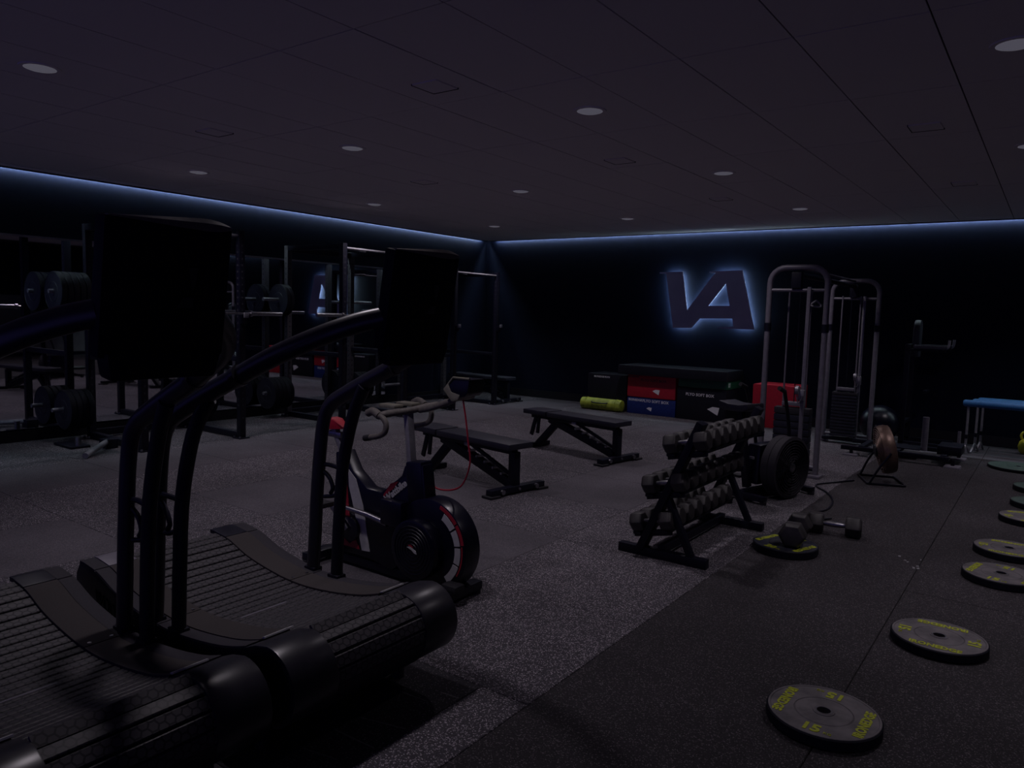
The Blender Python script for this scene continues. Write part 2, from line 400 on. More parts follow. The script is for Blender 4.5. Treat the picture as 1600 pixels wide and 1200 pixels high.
# ---------------------------------------------------------------- illuminated wall letters
VA = [(-5.486,2.34),(-5.072,2.347),(-4.966,1.718),(-4.541,2.296),(-4.513,2.322),(-4.623,2.326),(-4.614,2.345),(-4.08,2.36),(-3.844,1.438),(-4.422,1.436),(-4.424,1.456),(-4.177,1.47),(-4.195,1.6),(-4.745,1.586),(-4.881,1.428),(-5.199,1.419),(-5.365,2.312),(-5.486,2.318)]
VAH = [(-4.334,2.151),(-4.252,1.801),(-4.603,1.795)]
sg = thing('wall_letters', 'big halo-lit grey VA letters on the navy back wall', 'sign', (-4.67, YB, 1.42))
def offs(lp): return [(x+4.67, y-1.42) for x, y in lp]
poly_mesh('letter_face', [offs(VA), offs(VAH)], .03, MSIGN, sg, XZ(-.070))
HALO = [(-5.335,2.310),(-5.10,2.315),(-4.985,1.64),(-4.95,1.67),(-4.51,2.265),(-4.50,2.315),(-4.105,2.33),(-3.885,1.467),(-4.145,1.467),(-4.165,1.63),(-4.765,1.615),(-4.90,1.458),(-5.175,1.45)]
poly_mesh('halo_strip', [offs(HALO), offs([(-4.31,2.24),(-4.21,1.77),(-4.665,1.765)])], .014, MHALO, sg, XZ(-.042))
st = MB()
for x, z in ((-5.2, 1.6), (-5.25, 2.2), (-4.8, 1.75), (-4.15, 2.2), (-4.05, 1.6)): st.cyl((x, YB, z), (x, YB-.075, z), .01, 8)
st.build('standoff', MBLK, sg, world=True)

# ---------------------------------------------------------------- treadmills
TOP = [(-.70,.425),(-.57,.408),(-.43,.362),(-.28,.333),(-.12,.315),(.02,.313),(.16,.325),(.30,.345),(.41,.368),(.53,.405),(.63,.435)]
def prof(n=4):
    return [(p.x, p.z) for p in spline([(x, 0, z) for x, z in TOP], n)]
def arc(cx_, cz, r, a0, a1, n): return [(cx_+r*math.cos(R(a0+(a1-a0)*k/n)), cz+r*math.sin(R(a0+(a1-a0)*k/n))) for k in range(n+1)]
def make_treadmill():
    t = thing('curved_treadmill', '', 'treadmill')
    pr_ = prof()
    outline = pr_[:-1]+arc(.63, .295, .14, 90, -85, 10)+[(.45,.15),(.1,.12),(-.35,.16),(-.6,.22),(-.74,.27),(-.77,.32),(-.765,.37),(-.735,.415)]
    for s in (-1, 1):
        b = MB(); b.prism(outline, .035, XZ(s*.395+.0175)); p = b.build('side_panel', MBLKS, t, bevel=.004)
        if s < 0:
            M_ = Matrix.Translation((-.40, -.4145, .265)) @ Matrix.Rotation(R(12), 4, 'Y') @ XZ(0)
            text('WOODWAY', .085, MLOGO, p, M_, sx=.8)
        # deck covers: rear end, rear panel, front panel, each laid along the curve
        for nm, x0, x1, mm in (('deck_end_cover', -.735, -.60, MGREY if s < 0 else MBLKS), ('deck_cover', -.595, -.085, MTAN), ('deck_cover', -.08, .50, MTAN)):
            seg = [(x, z) for x, z in pr_ if x0 < x < x1]
            def zi(x):
                for (a, c), (b2, d) in zip(pr_, pr_[1:]):
                    if a <= x <= b2: return c+(d-c)*(x-a)/(b2-a)
                return pr_[0][1] if x < pr_[0][0] else pr_[-1][1]
            seg = [(x0, zi(x0))]+seg+[(x1, zi(x1))]
            b = MB(); pl = seg+[(x, z-.02) for x, z in seg[::-1]]
            b.prism([(x, z+.008) for x, z in pl], .125, XZ(s*.285+.0625)); o = b.build(nm, mm, t, bevel=.002)
            b = MB(); b.prism([(x, z+.006) for x, z in pl], .062, XZ(s*.380+.031)); b.build('deck_edge', MTANE, t, bevel=.006)
            if nm == 'deck_cover' and x0 < -.2:
                for xx in (x1-.015,):
                    for yy in (.25, .33):
                        MB().cyl((xx, s*yy, zi(xx)+.006), (xx, s*yy, zi(xx)+.011), .007, 10).build('screw', MCHR, t)
        # front roller cap
        cap = [(.505,.398)]+[(.56,.421)]+arc(.63, .293, .143, 92, -80, 16)+arc(.63, .295, .12, -80, 90, 10)
        MB().prism(cap, .192, XZ(s*.318+.096)).build('roller_cap', MCAP, t, bevel=.006)
        MB().box((.515, s*.285, .412), (.014, .125, .006), Matrix.Rotation(R(-20), 3, 'Y')).build('lit_gap_strip', MWHT, t, smooth=False)  # pale strip painted for light caught in the gap at the cap
    # running belt
    path = [(x, z) for x, z in prof(10) if x > -.69]+arc(.63, .295, .136, 88, -95, 24)
    d = [0]
    for (a, b2), (c, e) in zip(path, path[1:]): d.append(d[-1]+math.hypot(c-a, e-b2))
    def at(s_):
        for i in range(len(d)-1):
            if d[i] <= s_ <= d[i+1]:
                q = (s_-d[i])/(d[i+1]-d[i]); a, b2 = path[i], path[i+1]
                return (a[0]+(b2[0]-a[0])*q, a[1]+(b2[1]-a[1])*q), math.atan2(b2[1]-a[1], b2[0]-a[0])
        return path[-1], 0
    sl = MB().box((0, 0, -.005), (.044, .445, .012)); bm = sl.bm; bmesh.ops.recalc_face_normals(bm, faces=bm.faces)
    es = [e for e in bm.edges if abs(e.verts[0].co.x-e.verts[1].co.x) < 1e-4 and abs(e.verts[0].co.z-e.verts[1].co.z) < 1e-4]
    bmesh.ops.bevel(bm, geom=es, offset=.003, segments=1, affect='EDGES')
    me = bpy.data.meshes.new('belt_slat'); bm.to_mesh(me); bm.free(); me.materials.append(MHEX)
    n = int(d[-1]/.053)
    for k in range(n):
        (x, z), a = at(.02+k*.053)
        o = link('belt_slat', me, None, t); o.location = (x, 0, z-.002); o.rotation_euler = (0, -a, 0)
        if k == 15: MB().box((.0, -.06, .0016), (.012, .22, .001)).build('slat_mark', MGREY, o, smooth=False)
    b = MB(); inner = [(x, z-.014) for x, z in path]
    b.sheet([(x, -.223, z) for x, z in inner], [(x, .223, z) for x, z in inner]); b.build('belt_backing', MBLK, t)
    MB().cyl((-.69, -.37, .33), (-.69, .37, .33), .08, 20).build('rear_roller', MBLK, t)
    MB().cyl((.63, -.37, .295), (.63, .37, .295), .118, 24).build('front_roller', MBLK, t)
    MB().box((.0, 0, .2), (1.1, .74, .07)).build('frame_tray', MBLK, t)
    for sx in (-.55, .5):
        for sy in (-.34, .34): MB().cyl((sx, sy, 0), (sx, sy, .2), .03, 12).build('foot', MRUB, t)
    # uprights and handrails
    for s in (-1, 1):
        P = spline([(-.13,s*.392,.31),(-.115,s*.392,.5),(-.10,s*.392,.73),(-.065,s*.392,1.02),(-.01,s*.39,1.13),(.10,s*.388,1.195),(.26,s*.382,1.27),(.41,s*.372,1.335),(.55,s*.355,1.40),(.66,s*.325,1.45),(.76,s*.265,1.50),(.83,s*.20,1.535),(.885,s*.145,1.555)], 6)
        MB().tube(P, .036, 14, ry=.027).build('handrail', MRAIL, t)
        P = spline([(.04,s*.392,.31),(.055,s*.392,.6),(.08,s*.392,.86),(.15,s*.388,1.10),(.235,s*.375,1.24)], 5)
        MB().tube(P, .032, 12, ry=.025).build('upright', MBLKS, t)
        MB().cyl((.40, s*.373, 1.331), (.425, s*.371, 1.343), .039, 14).build('rail_collar', MRAIL, t)
        b = MB()
        b.tube(spline([(-.10,s*.392,.84),(-.02,s*.40,.845),(.075,s*.392,.84)], 4), .011, 8)
        b.tube(spline([(-.10,s*.392,.83),(-.03,s*.40,.79),(.0,s*.40,.74),(-.015,s*.40,.71)], 4), .010, 8)
        b.tube(spline([(-.05,s*.392,.69),(.0,s*.40,.70),(.06,s*.392,.725)], 4), .010, 8)
        b.build('bracket', MBLK, t)
        for q, zz in ((-.13, .31), (.04, .31)): MB().box((q, s*.392, zz), (.072, .054, .05)).build('upright_shoe', MBLK, t, bevel=.006)
    # console seen from behind: leaning panel with a bulging back shell
    tilt = Matrix.Rotation(R(9), 3, 'Y')
    b = MB(); b.box((.905, 0, 1.615), (.05, .325, .335), tilt); b.build('console', MCONS, t, bevel=.012)
    b = MB(); b.box((.885, 0, 1.43), (.06, .27, .07), tilt, taper=1.1); b.build('console_tray', MCONS, t, bevel=.012)
    b = MB(); Tm = Matrix.Translation((.905, 0, 1.615)) @ tilt.to_4x4(); prev = None
    for q in range(13):
        yy = -.155+.31*q/12; k = .003+.021*min(1, q/9)*(1 if q < 11 else (.8, .35)[q-11])
        ring_ = [b.bm.verts.new(Tm @ Vector(p)) for p in ((.010, yy, .166), (.012, yy, .166+k*.75), (.0255, yy, .168+k*.25), (.0285, yy, .168-k*.55), (.0235, yy, .168-k*.6))]
        if prev:
            for i in range(5): b.bm.faces.new((prev[i], prev[(i+1) % 5], ring_[(i+1) % 5], ring_[i]))
        else: b.bm.faces.new(ring_)
        prev = ring_
    b.bm.faces.new(prev); b.build('console_lit_edge', MTAPE, t)  # taupe wedge: lamplight along the console top put into colour and shape
    F = Matrix.Translation((.905, 0, 1.615)) @ tilt.to_4x4() @ Matrix.Translation((.0258, .055, .0)) @ Matrix(((0,0,1,0),(1,0,0,0),(0,1,0,0),(0,0,0,1)))
    b = MB()
    for pl in ([(-.008,.06),(.018,.06),(.012,.02),(.006,.0),(.0,.02)], [(-.018,-.015),(.012,-.015),(.008,-.042),(-.032,-.042)]): b.prism(pl, .001, F)
    b.build('console_logo', MLOGO, t, smooth=False)
    return t
tB = make_treadmill(); tB.location = (-2.7, 1.90, 0); tB['label'] = 'curved treadmill further from the camera, beside the red and white exercise bike'
tA = dup(tB, (-2.7, .99, 0), label='curved treadmill nearest the camera, cut by the lower left corner'); tA['group'] = tB['group'] = 'curved treadmills'

# ---------------------------------------------------------------- exercise bike (local x forward, z up; origin under the frame)
bk = thing('exercise_bike', 'black, red and white exercise bike with fan flywheel beside the treadmill', 'exercise bike', (-3.1, 3.08, 0))
YC = 0.0
body = [(-.44,.70),(-.36,.72),(-.282,.602),(-.158,.516),(-.038,.512),(.127,.637),(.150,.70),(.29,.72),(.33,.46),(.20,.18),(.06,.06),(-.168,.095),(-.339,.085),(-.44,.12),(-.43,.354)]
MB().prism(body, .09, XZ(.045)).build('frame', MGLOSS, bk, bevel=.012)
yf = -.047
for nm, pl, m in (('white_stripe', [(-.318,.611),(-.25,.557),(-.186,.403),(-.125,.135),(-.192,.13),(-.258,.356),(-.311,.506)], MWHT),
                  ('red_flash', [(-.405,.49),(-.336,.56),(-.305,.323),(-.405,.31)], MREDP), ('red_flash', [(-.405,.20),(-.30,.15),(-.245,.19),(-.215,.13),(-.405,.13)], MREDP),
                  ('red_flash', [(-.015,.50),(.044,.578),(.105,.60),(.07,.555),(-.01,.49)], MREDP)):
    MB().prism(pl, .004, XZ(yf+.002)).build(nm, m, bk, smooth=False)
text('Wattbike', .058, MWHT, bk, Matrix.Translation((.085, yf-.002, .540)) @ Matrix.Rotation(R(-38), 4, 'Y') @ XZ(0), sx=.95, bold=.002)
# flywheel housing
CX, CZ = .36, .275
def disc(y0, y1, r, name, m, bev=.01, n=48, cx=CX, cz=CZ):
    b = MB(); b.tube([(cx, y0, cz), (cx, y1, cz)], r, n); return b.build(name, m, bk, bevel=bev)
disc(.07, -.055, .265, 'flywheel_housing', MGLOSS, .008)
def ring(r0_, r1_, a0, a1, y, name, m):
    nseg = 6
    pl = arc(CX, CZ, r1_, a0, a1, nseg)+arc(CX, CZ, r0_, a1, a0, nseg)
    MB().prism(pl, .004, XZ(y)).build(name, m, bk, smooth=False)
for a0, a1 in ((-52, -20), (-17, 8), (11, 34), (37, 62)): ring(.188, .228, a0, a1, -.054, 'white_arc', MWHT)
for a0, a1 in ((-32, 10), (12, 38), (40, 72)): ring(.236, .256-.012*(a0 < -20), a0, a1, -.054, 'red_arc', MREDP)
fc = disc(-.05, -.13, .170, 'fan_cover', MGLOSS, .018, cx=.30, cz=.255)
for rad in (.035, .055, .075, .095, .115, .135):
    MB().tube([(.30+rad*math.cos(R(k*15)), -.131, .255+rad*math.sin(R(k*15))) for k in range(24)], .0035, 5, closed=True).build('vent_ring', MBLKS, fc)
MB().prism([(.262,.268),(.285,.276),(.335,.256),(.338,.240),(.32,.243),(.30,.257)], .003, XZ(-.132)).build('emblem', MWHT, fc, smooth=False)
MB().prism([(.27,.28),(.295,.285),(.31,.272),(.285,.276)], .003, XZ(-.132)).build('emblem', MREDP, fc, smooth=False)
# fork and head
MB().box((.235, 0, .58), (.12, .10, .30), Matrix.Rotation(R(-6), 3, 'Y')).build('fork', MGLOSS, bk, bevel=.012)
MB().box((.10, -.075, .42), (.17, .06, .15)).build('control_box', MGLOSS, bk, bevel=.014)
MB().beam((.165, 0, .70), (.13, 0, 1.0), .035, .05, (0,1,0)).build('handlebar_post', MSIL, bk, bevel=.006)
# handlebars: cross bar along y with two drops
MB().tube(spline([(.06,-.17,.985),(.10,-.14,1.0),(.14,0,1.01),(.16,.12,1.025),(.17,.20,1.03)], 5), .02, 12).build('cross_bar', MTAPE, bk)
for s, (yy, dz) in enumerate(((-.17, 0), (.20, .03))):
    P = spline([(.06,yy,.985+dz),(.09,yy,.985+dz),(.125,yy,.95+dz),(.115,yy,.90+dz),(.06,yy,.872+dz),(-.02,yy,.855+dz)], 5)
    MB().tube(P, .0165, 10).build('drop_bar', MTAPE, bk)
    MB().tube([(.0,yy,.858+dz),(-.045,yy,.848+dz)], .0185, 10).build('bar_end_grip', MRUB, bk)
    MB().tube(spline([(-.02,yy,.995+dz),(.02,yy,1.01+dz),(.07,yy,.99+dz)], 4), .023, 10).build('brake_hood', MTAPE, bk)
for yy in (-.06, .08): MB().box((.05, yy, 1.035), (.13, .075, .02)).build('elbow_pad', MBEIGE, bk, bevel=.008)
MB().tube(spline([(.16,.06,1.01),(.26,.06,1.035),(.40,.09,1.09)], 4), .018, 10).build('monitor_arm', MTAPE, bk)
mo = MB(); mo.prism([(.385,1.135),(.41,1.195),(.44,1.215),(.55,1.215),(.54,1.14),(.52,1.12),(.42,1.10)], .14, XZ(.17)); mo.build('monitor', MGLOSS, bk, bevel=.01)
MB().prism([(.365,1.15),(.40,1.19),(.425,1.14),(.49,1.128),(.475,1.10),(.43,1.085)], .15, XZ(.175)).build('monitor_back', MBEIGE, bk, bevel=.008)
MB().tube([(.405,.028,1.185),(.438,.028,1.221),(.555,.028,1.221)], .006, 8).build('monitor_rim', MBEIGE, bk)
MB().tube(spline([(.485,.06,1.10),(.511,.06,.981),(.527,.06,.877),(.545,.06,.755),(.50,.06,.633),(.425,.06,.585),(.33,.05,.575),(.28,.04,.60)], 5), .005, 6).build('cable', MREDP, bk)
# seat
sp = [(-.60,.845),(-.585,.885),(-.54,.90),(-.47,.90),(-.40,.86),(-.385,.845),(-.42,.84),(-.52,.83)]
b = MB(); b.prism(sp, .13, XZ(.065)); bm = b.bm
for v in bm.verts:
    k = max(.25, min(1, (-.35-v.co.x)/.2)); v.co.y *= k
b.build('saddle', MRED, bk, bevel=.012)
MB().beam((-.50,0,.84), (-.41,0,.69), .035, .04, (0,1,0)).build('seat_post', MSIL, bk, bevel=.004)
MB().box((-.49, 0, .80), (.14, .05, .035)).build('seat_slider', MCHR, bk, bevel=.006)
# cranks and pedals
MB().tube([(-.28,-.05,.25),(-.28,-.075,.25)], .075, 28).build('chainring_cover', MGLOSS, bk, bevel=.006)
for s, dx, dz in ((-1, .10, .14), (1, -.10, -.14)):
    MB().beam((-.28, s*.09, .25), (-.28-dx*1.6, s*.09, .25+dz), .016, .03).build('crank', MCHR, bk, bevel=.004)
    MB().box((-.28-dx*1.6, s*.14, .25+dz), (.10, .09, .03)).build('pedal', MRUB, bk, bevel=.006)
MB().tube([(-.34,-.085,.385),(-.1,-.085,.372),(.06,-.085,.35)], [.012,.017,.017], 10).build('tension_lever', MCHR, bk)
# base
MB().beam((-.60,0,.045), (.58,0,.045), .06, .05).build('base_rail', MBLKS, bk, bevel=.006)
for xx, hw in ((-.53, .20), (.55, .15)):
    MB().beam((xx,-hw,.05), (xx,hw,.05), .07, .05).build('cross_foot', MBLKS, bk, bevel=.008)
    for s in (-1, 1): MB().cyl((xx, s*(hw-.02), 0), (xx, s*(hw-.02), .03), .03, 14).build('rubber_foot', MRUB, bk)
MB().box((.56, -.08, .09), (.11, .09, .05)).build('transport_wheel', MRUB, bk, bevel=.02)
MB().box((-.02, 0, .14), (.7, .05, .12)).build('chain_stay', MGLOSS, bk, bevel=.01)

# ---------------------------------------------------------------- adjustable benches (local +x towards the wide foot)
def make_bench():
    t = thing('adjustable_bench', '', 'bench')
    MB().box((-.42, 0, .425), (1.0, .30, .055)).build('back_pad', MVIN, t, bevel=.012)
    MB().box((-1.115, 0, .43), (.36, .30, .055)).build('seat_pad', MVIN, t, bevel=.012)
    MB().box((-.5, 0, .37), (1.0, .08, .055)).build('pad_rail', MBLK, t, bevel=.004)
    MB().box((-1.11, 0, .375), (.30, .08, .05)).build('seat_rail', MBLK, t, bevel=.004)
    MB().box((.0, 0, .215), (.075, .075, .30)).build('upright', MBLK, t, bevel=.004)
    MB().beam((.0,0,.07), (-.98,0,.36), .075, .085).build('main_beam', MBLK, t, bevel=.004)
    MB().beam((-.85,0,.35), (-1.17,0,.03), .07, .07).build('front_leg', MBLK, t, bevel=.004)
    MB().beam((-.03,-.0,.15), (-.62,-.0,.37), .03, .03).build('ladder_bar', MBLK, t, bevel=.003)
    for k in range(5): MB().box((-.12-k*.11, 0, .155+k*.035), (.02, .10, .02)).build('ladder_rung', MCHR, t)
    MB().beam((-1.18,-.04,.36), (-1.25,-.04,.14), .02, .05).build('seat_hook', MBLK, t, bevel=.003)
    MB().beam((-1.13,-.04,.36), (-1.15,-.04,.17), .02, .04).build('seat_hook', MBLK, t, bevel=.003)
    MB().beam((.03,-.33,.045), (.03,.33,.045), .075, .05).build('rear_foot', MBLK, t, bevel=.004)
    for s in (-1, 1):
        MB().box((.03, s*.30, .011), (.12, .12, .022)).build('foot_pad', MRUB, t, bevel=.004)
        MB().cyl((.06, s*.21, .045), (.09, s*.21, .045), .022, 12).build('wheel_bolt', MCHR, t)
    MB().cyl((.06, 0, .045), (.08, 0, .045), .012, 10).build('wheel_bolt', MCHR, t)
    MB().beam((-1.19,-.2,.03), (-1.19,.2,.03), .06, .05).build('front_foot', MBLK, t, bevel=.004)
    MB().box((-.57, -.06, .36), (.06, .02, .03)).build('pop_pin', MSIL, t, bevel=.004)
    return t
b1 = make_bench(); b1.location = (-3.79, 5.28, 0); b1.rotation_euler = (0, 0, R(-9)); b1['label'] = 'black adjustable bench just behind the exercise bike handlebars'
b2 = dup(b1, (-3.78, 7.17, 0), (0, 0, R(-9)), 'black adjustable bench nearer the stacked soft boxes')
b3 = dup(b1, (-7.83, 10.62, 0), (0, 0, R(-2)), 'dark bench in the far corner beside the last rack')
for b in (b1, b2, b3): b['group'] = 'black adjustable benches'

# ---------------------------------------------------------------- soft boxes, sandbag
def soft_box(x0, x1, y0, y1, z0, z1, m, label, words=(), name='plyo_box'):
    t = thing(name, label, 'box', ((x0+x1)/2, (y0+y1)/2, z0), 0, 'soft plyometric boxes')
    b = MB().box((0, 0, (z1-z0)/2), (x1-x0, y1-y0, z1-z0)); b.build('cover', m, t, bevel=.014)
    hy = (y1-y0)/2
    for (s, sz, px, pz, kw) in words:
        if s == 'wedge':
            M_ = XZ(-hy-.0015)
            MB().prism([(px-.09*sz, pz+.02*sz), (px-.02*sz, pz+.055*sz), (px+.07*sz, pz+.05*sz), (px+.05*sz, pz-.05*sz)], .002, M_).build('emblem', kw, t, smooth=False)
        elif s == '01': text(s, sz, kw, t, Matrix.Translation(((x1-x0)/2+.001, px, pz)) @ Matrix.Rotation(R(90), 4, 'Z') @ XZ(0))
        else: text(s, sz, kw, t, Matrix.Translation((px, -hy-.001, pz)) @ XZ(0), bold=.001)
    for s in (-1, 1): MB().box((s*(x1-x0)/4, -hy-.001, (z1-z0)-.01), (.004, .003, .018)).build('seam_tab', MBLK, t, smooth=False)
    return t
soft_box(-5.68, -4.82, 11.06, 11.68, 0, .275, MBLUE, 'low blue soft plyometric box on the floor under the red one', [('IRONEDGE', .05, -.28, .225, MWHTB), ('PLYO SOFT BOX', .062, .08, .222, MWHTB), ('wedge', .6, -.02, .09, MWHTB)])
soft_box(-5.68, -4.83, 11.05, 11.68, .277, .638, MRED, 'red soft plyometric box stacked on the blue one', [('IRONEDGE', .04, -.32, .33, MLOGO), ('PLYO SOFT BOX', .06, .04, .285, MLOGO), ('wedge', .8, .10, .10, MWHTB)])
soft_box(-4.80, -4.00, 11.04, 11.66, 0, .508, MVINB, 'large black soft plyometric box under the green one', [('IRONEDGE', .04, -.28, .48, MLOGO), ('PLYO SOFT BOX', .062, -.02, .40, MWHTB), ('wedge', 1.2, .22, .17, MWHTB)])
soft_box(-4.79, -3.99, 11.05, 11.66, .510, .640, MGRN, 'thin green soft plyometric box on the large black one', [('IRONEDGE', .035, -.27, .10, MLOGO), ('PLYO SOFT BOX', .045, .02, .09, MLOGO), ('01', .1, -.22, .065, MWHTB)])
soft_box(-5.81, -3.97, 10.94, 11.66, .642, .795, MVINB, 'long black soft box laid across the top of the stack')
soft_box(-6.50, -5.75, 11.16, 11.70, 0, .60, MVINB, 'plain black soft box at the left end, behind the lime sandbag', [('IRONEDGE PLYO', .04, -.1, .55, MWHTB)])
soft_box(-3.62, -2.98, 11.10, 11.68, 0, .64, MRED, 'red soft box standing alone behind the cable machine')
sb = thing('sandbag', 'lime green rolled sandbag on the floor in front of a black box', 'sandbag', (-6.12, 11.01, 0))
b = MB(); b.tube([(-.39,0,.1),(-.375,0,.1),(-.3,0,.1),(0,0,.1),(.3,0,.1),(.375,0,.1),(.39,0,.1)], [.06,.095,.1,.1,.1,.095,.06], 24); b.build('bag', MLIMEV, sb)
for xx in (-.28, .28): MB().tube([(xx, .103*math.cos(R(k*15)), .1+.1015*math.sin(R(k*15))) for k in range(24)], .006, 6, closed=True).build('strap', MLIMEV, sb)
MB().tube(spline([(-.15,-.09,.14),(-.1,-.125,.13),(.1,-.125,.13),(.15,-.09,.14)], 4), .01, 8).build('handle', MVIN, sb)
text('IRONEDGE', .06, MBLK, sb, Matrix.Translation((0, -.095, .075)) @ Matrix.Rotation(R(15), 4, 'X') @ XZ(0))

# ---------------------------------------------------------------- bumper plates
def make_plate(th, mface, label, num, words=True, r=.215):
    t = thing('bumper_plate', label, 'weight plate')
    MB().lathe([(r-.02,.002),(r-.010,0),(r,.008),(r,th-.006),(r-.005,th-.0012),(r-.02,th-.006),(r-.02,.002)], 56).build('shaded_side', MBAND, t)
    pf = [(.026,.001),(r-.012,.001),(r-.004,.010),(r-.004,th-.004),(r-.007,th),(r-.014,th),(r-.017,th-.003),(.112,th-.003),(.110,th-.006),(.105,th-.002),(.042,th-.002),(.040,th+.001),(.026,th+.001),(.026,.001)]
    MB().lathe(pf, 56).build('rubber_disc', mface, t)
    MB().lathe([(.0255,.001),(.0255,th+.002),(.033,th+.002),(.033,th-.001)], 32).build('steel_hub', MCHR, t)
    if words:
        FL = Matrix.Rotation(R(180), 4, 'Z')
        for k in range(2):
            A = Matrix.Rotation(R(180*k), 4, 'Z')
            text('IRONEDGE', .052, MLIME, t, A @ Matrix.Translation((0, .153, th-.002)) @ FL, sx=.88, bold=.0022)
            text(num, .074, MLIME, t, A @ Matrix.Rotation(R(90), 4, 'Z') @ Matrix.Translation((.005, .155, th-.002)) @ FL, sx=1.0, bold=.003)
            text('KG', .022, MLIME, t, A @ Matrix.Rotation(R(90), 4, 'Z') @ Matrix.Translation((-.058, .165, th-.002)) @ FL)
    return t
P15 = make_plate(.05, MPLATE, '', '15')
spec = [(-.632, 3.03, 88, 'grey bumper plate lying on the black mat, nearest the camera'), (-.36, 4.16, 0, 'grey bumper plate on the black mat, second nearest the camera'), (-.17, 5.50, 78, 'grey bumper plate on the black mat, third nearest the camera'), (-.16, 6.18, 0, 'grey bumper plate on the black mat, fourth nearest, close behind the third'), (-.07, 7.33, 20, 'grey bumper plate on the black mat, fifth nearest, cut by the right edge')]
for k, (x, y, a, s) in enumerate(spec):
    o = P15 if k == 0 else dup(P15)
    o.location = (x, y, 0); o.rotation_euler = (0, 0, R(a)); o['label'] = s; o['group'] = 'bumper plates laid out on the black mat'
PG = make_plate(.05, MPLATEG, 'greenish bumper plate on the black mat, sixth in the row, cut by the right edge', '15', False)
PG.location = (-.02, 8.02, 0); PG['group'] = 'bumper plates laid out on the black mat'
dup(PG, (-.03, 8.80, 0), label='greenish bumper plate on the black mat, seventh in the row, cut by the right edge')
PW = make_plate(.035, MPLATEG, 'widest greenish plate lying at the far end of the row by the blue hurdles', '15', False, r=.30); PW.location = (-.24, 10.05, 0); PW['group'] = 'bumper plates laid out on the black mat'
PD = make_plate(.055, MPLATED, 'dark bumper plate under a hex dumbbell by the dumbbell rack', '20'); PD.location = (-1.41, 5.21, 0); PD.rotation_euler = (0, 0, R(70))

b = MB()
for k in range(9): b.box((random.uniform(-.09, .09), random.uniform(-.12, .12), .003), (random.uniform(.006, .02), random.uniform(.005, .012), .006), Matrix.Rotation(random.uniform(0, 3), 3, 'Z'))
o = tag(b.build('crumbs', MWHT, smooth=False), 'small pale crumbs scattered on the black mat beside the seam', 'debris', kind='stuff'); o.location = (-.68, 5.50, 0)

# ---------------------------------------------------------------- dumbbells and their rack
def make_dumbbell(name='hex_dumbbell', s=1.0):
    t = thing(name, '', 'dumbbell')
    for k in (-1, 1):
        b = MB()
        rad = [.058*s, .068*s, .068*s, .055*s]; xs_ = [.06*s, .075*s, .135*s, .15*s]
        rings = [[b.bm.verts.new((k*x, r*math.cos(R(60*i)), r*math.sin(R(60*i)))) for i in range(6)] for x, r in zip(xs_, rad)]
        for A, B in zip(rings, rings[1:]):
            for i in range(6): b.bm.faces.new((A[i], A[(i+1) % 6], B[(i+1) % 6], B[i]))
        b.bm.faces.new(rings[0]); b.bm.faces.new(rings[-1])
        b.build('hex_head', MHEXD, t, bevel=.004*s)
    MB().tube([(-.065*s,0,0),(-.03*s,0,0),(0,0,0),(.03*s,0,0),(.065*s,0,0)], [.013*s,.016*s,.018*s,.016*s,.013*s], 12).build('handle', MCHR, t)
    return t
rk = thing('dumbbell_rack', 'black three-tier dumbbell rack at the edge of the black mat', 'rack', (-1.98, 5.0, 0))
RY0, RY1 = 4.47, 5.58
for y in (RY0, RY1):
    MB().beam((-2.30, y, .03), (-1.68, y, .03), .06, .06).build('floor_beam', MBLK, rk, bevel=.005, world=True)
    MB().beam((-2.14, y, .05), (-1.76, y, .93), .05, .09, (0,1,0)).build('upright', MBLK, rk, bevel=.005, world=True)
    MB().beam((-1.79, y, .05), (-1.97, y, .42), .04, .05, (0,1,0)).build('strut', MBLK, rk, bevel=.004, world=True)
MB().beam((-2.0, RY0, .06), (-2.0, RY1, .06), .05, .05).build('stretcher', MBLK, rk, bevel=.004, world=True)
TI = [(-1.85, .735), (-1.985, .45), (-2.06, .185)]   # tier centre x, z of the rail tops at centre
SL = R(12)
for x, z in TI:
    for dx in (-.095, .095):
        zz = z+dx*math.tan(SL)
        MB().beam((x+dx, RY0-.05, zz-.012), (x+dx, RY1+.05, zz-.012), .055, .02).build('tier_rail', MBLK, rk, bevel=.003, world=True)
    for y in (RY0, RY1): MB().beam((x-.13, y, z-.05), (x+.13, y, z-.05+.26*math.tan(SL)/1), .03, .04).build('tier_bracket', MBLK, rk, bevel=.003, world=True)
db0 = None
ordn = ['nearest the camera', 'second from the near end', 'third from the near end', 'fourth from the near end', 'fifth from the near end', 'sixth from the near end', 'seventh from the near end', 'furthest from the camera']
for ti, (x, z) in enumerate(TI):
    for k in range(8):
        y = RY0-.015+k*.146
        if db0 is None: db0 = make_dumbbell(); o = db0
        else: o = dup(db0)
        o.location = (x, y, z+.0625); o.rotation_euler = (0, -SL, 0)
        o['label'] = 'black hex dumbbell on the %s tier of the rack, %s' % (('top', 'middle', 'bottom')[ti], ordn[k]); o['group'] = 'hex dumbbells on the rack'
big = make_dumbbell('hex_dumbbell', 1.35); big.location = (-1.37, 5.30, .054+.082); big.rotation_euler = (0, 0, R(97)); big['label'] = 'large hex dumbbell lying on the dark bumper plate beside the rack'
o = make_dumbbell('hex_dumbbell', 1.25); o.location = (-1.24, 5.86, .0765); o.rotation_euler = (0, 0, R(10)); o['label'] = 'hex dumbbell with chrome handle on the black mat behind the dark plate'

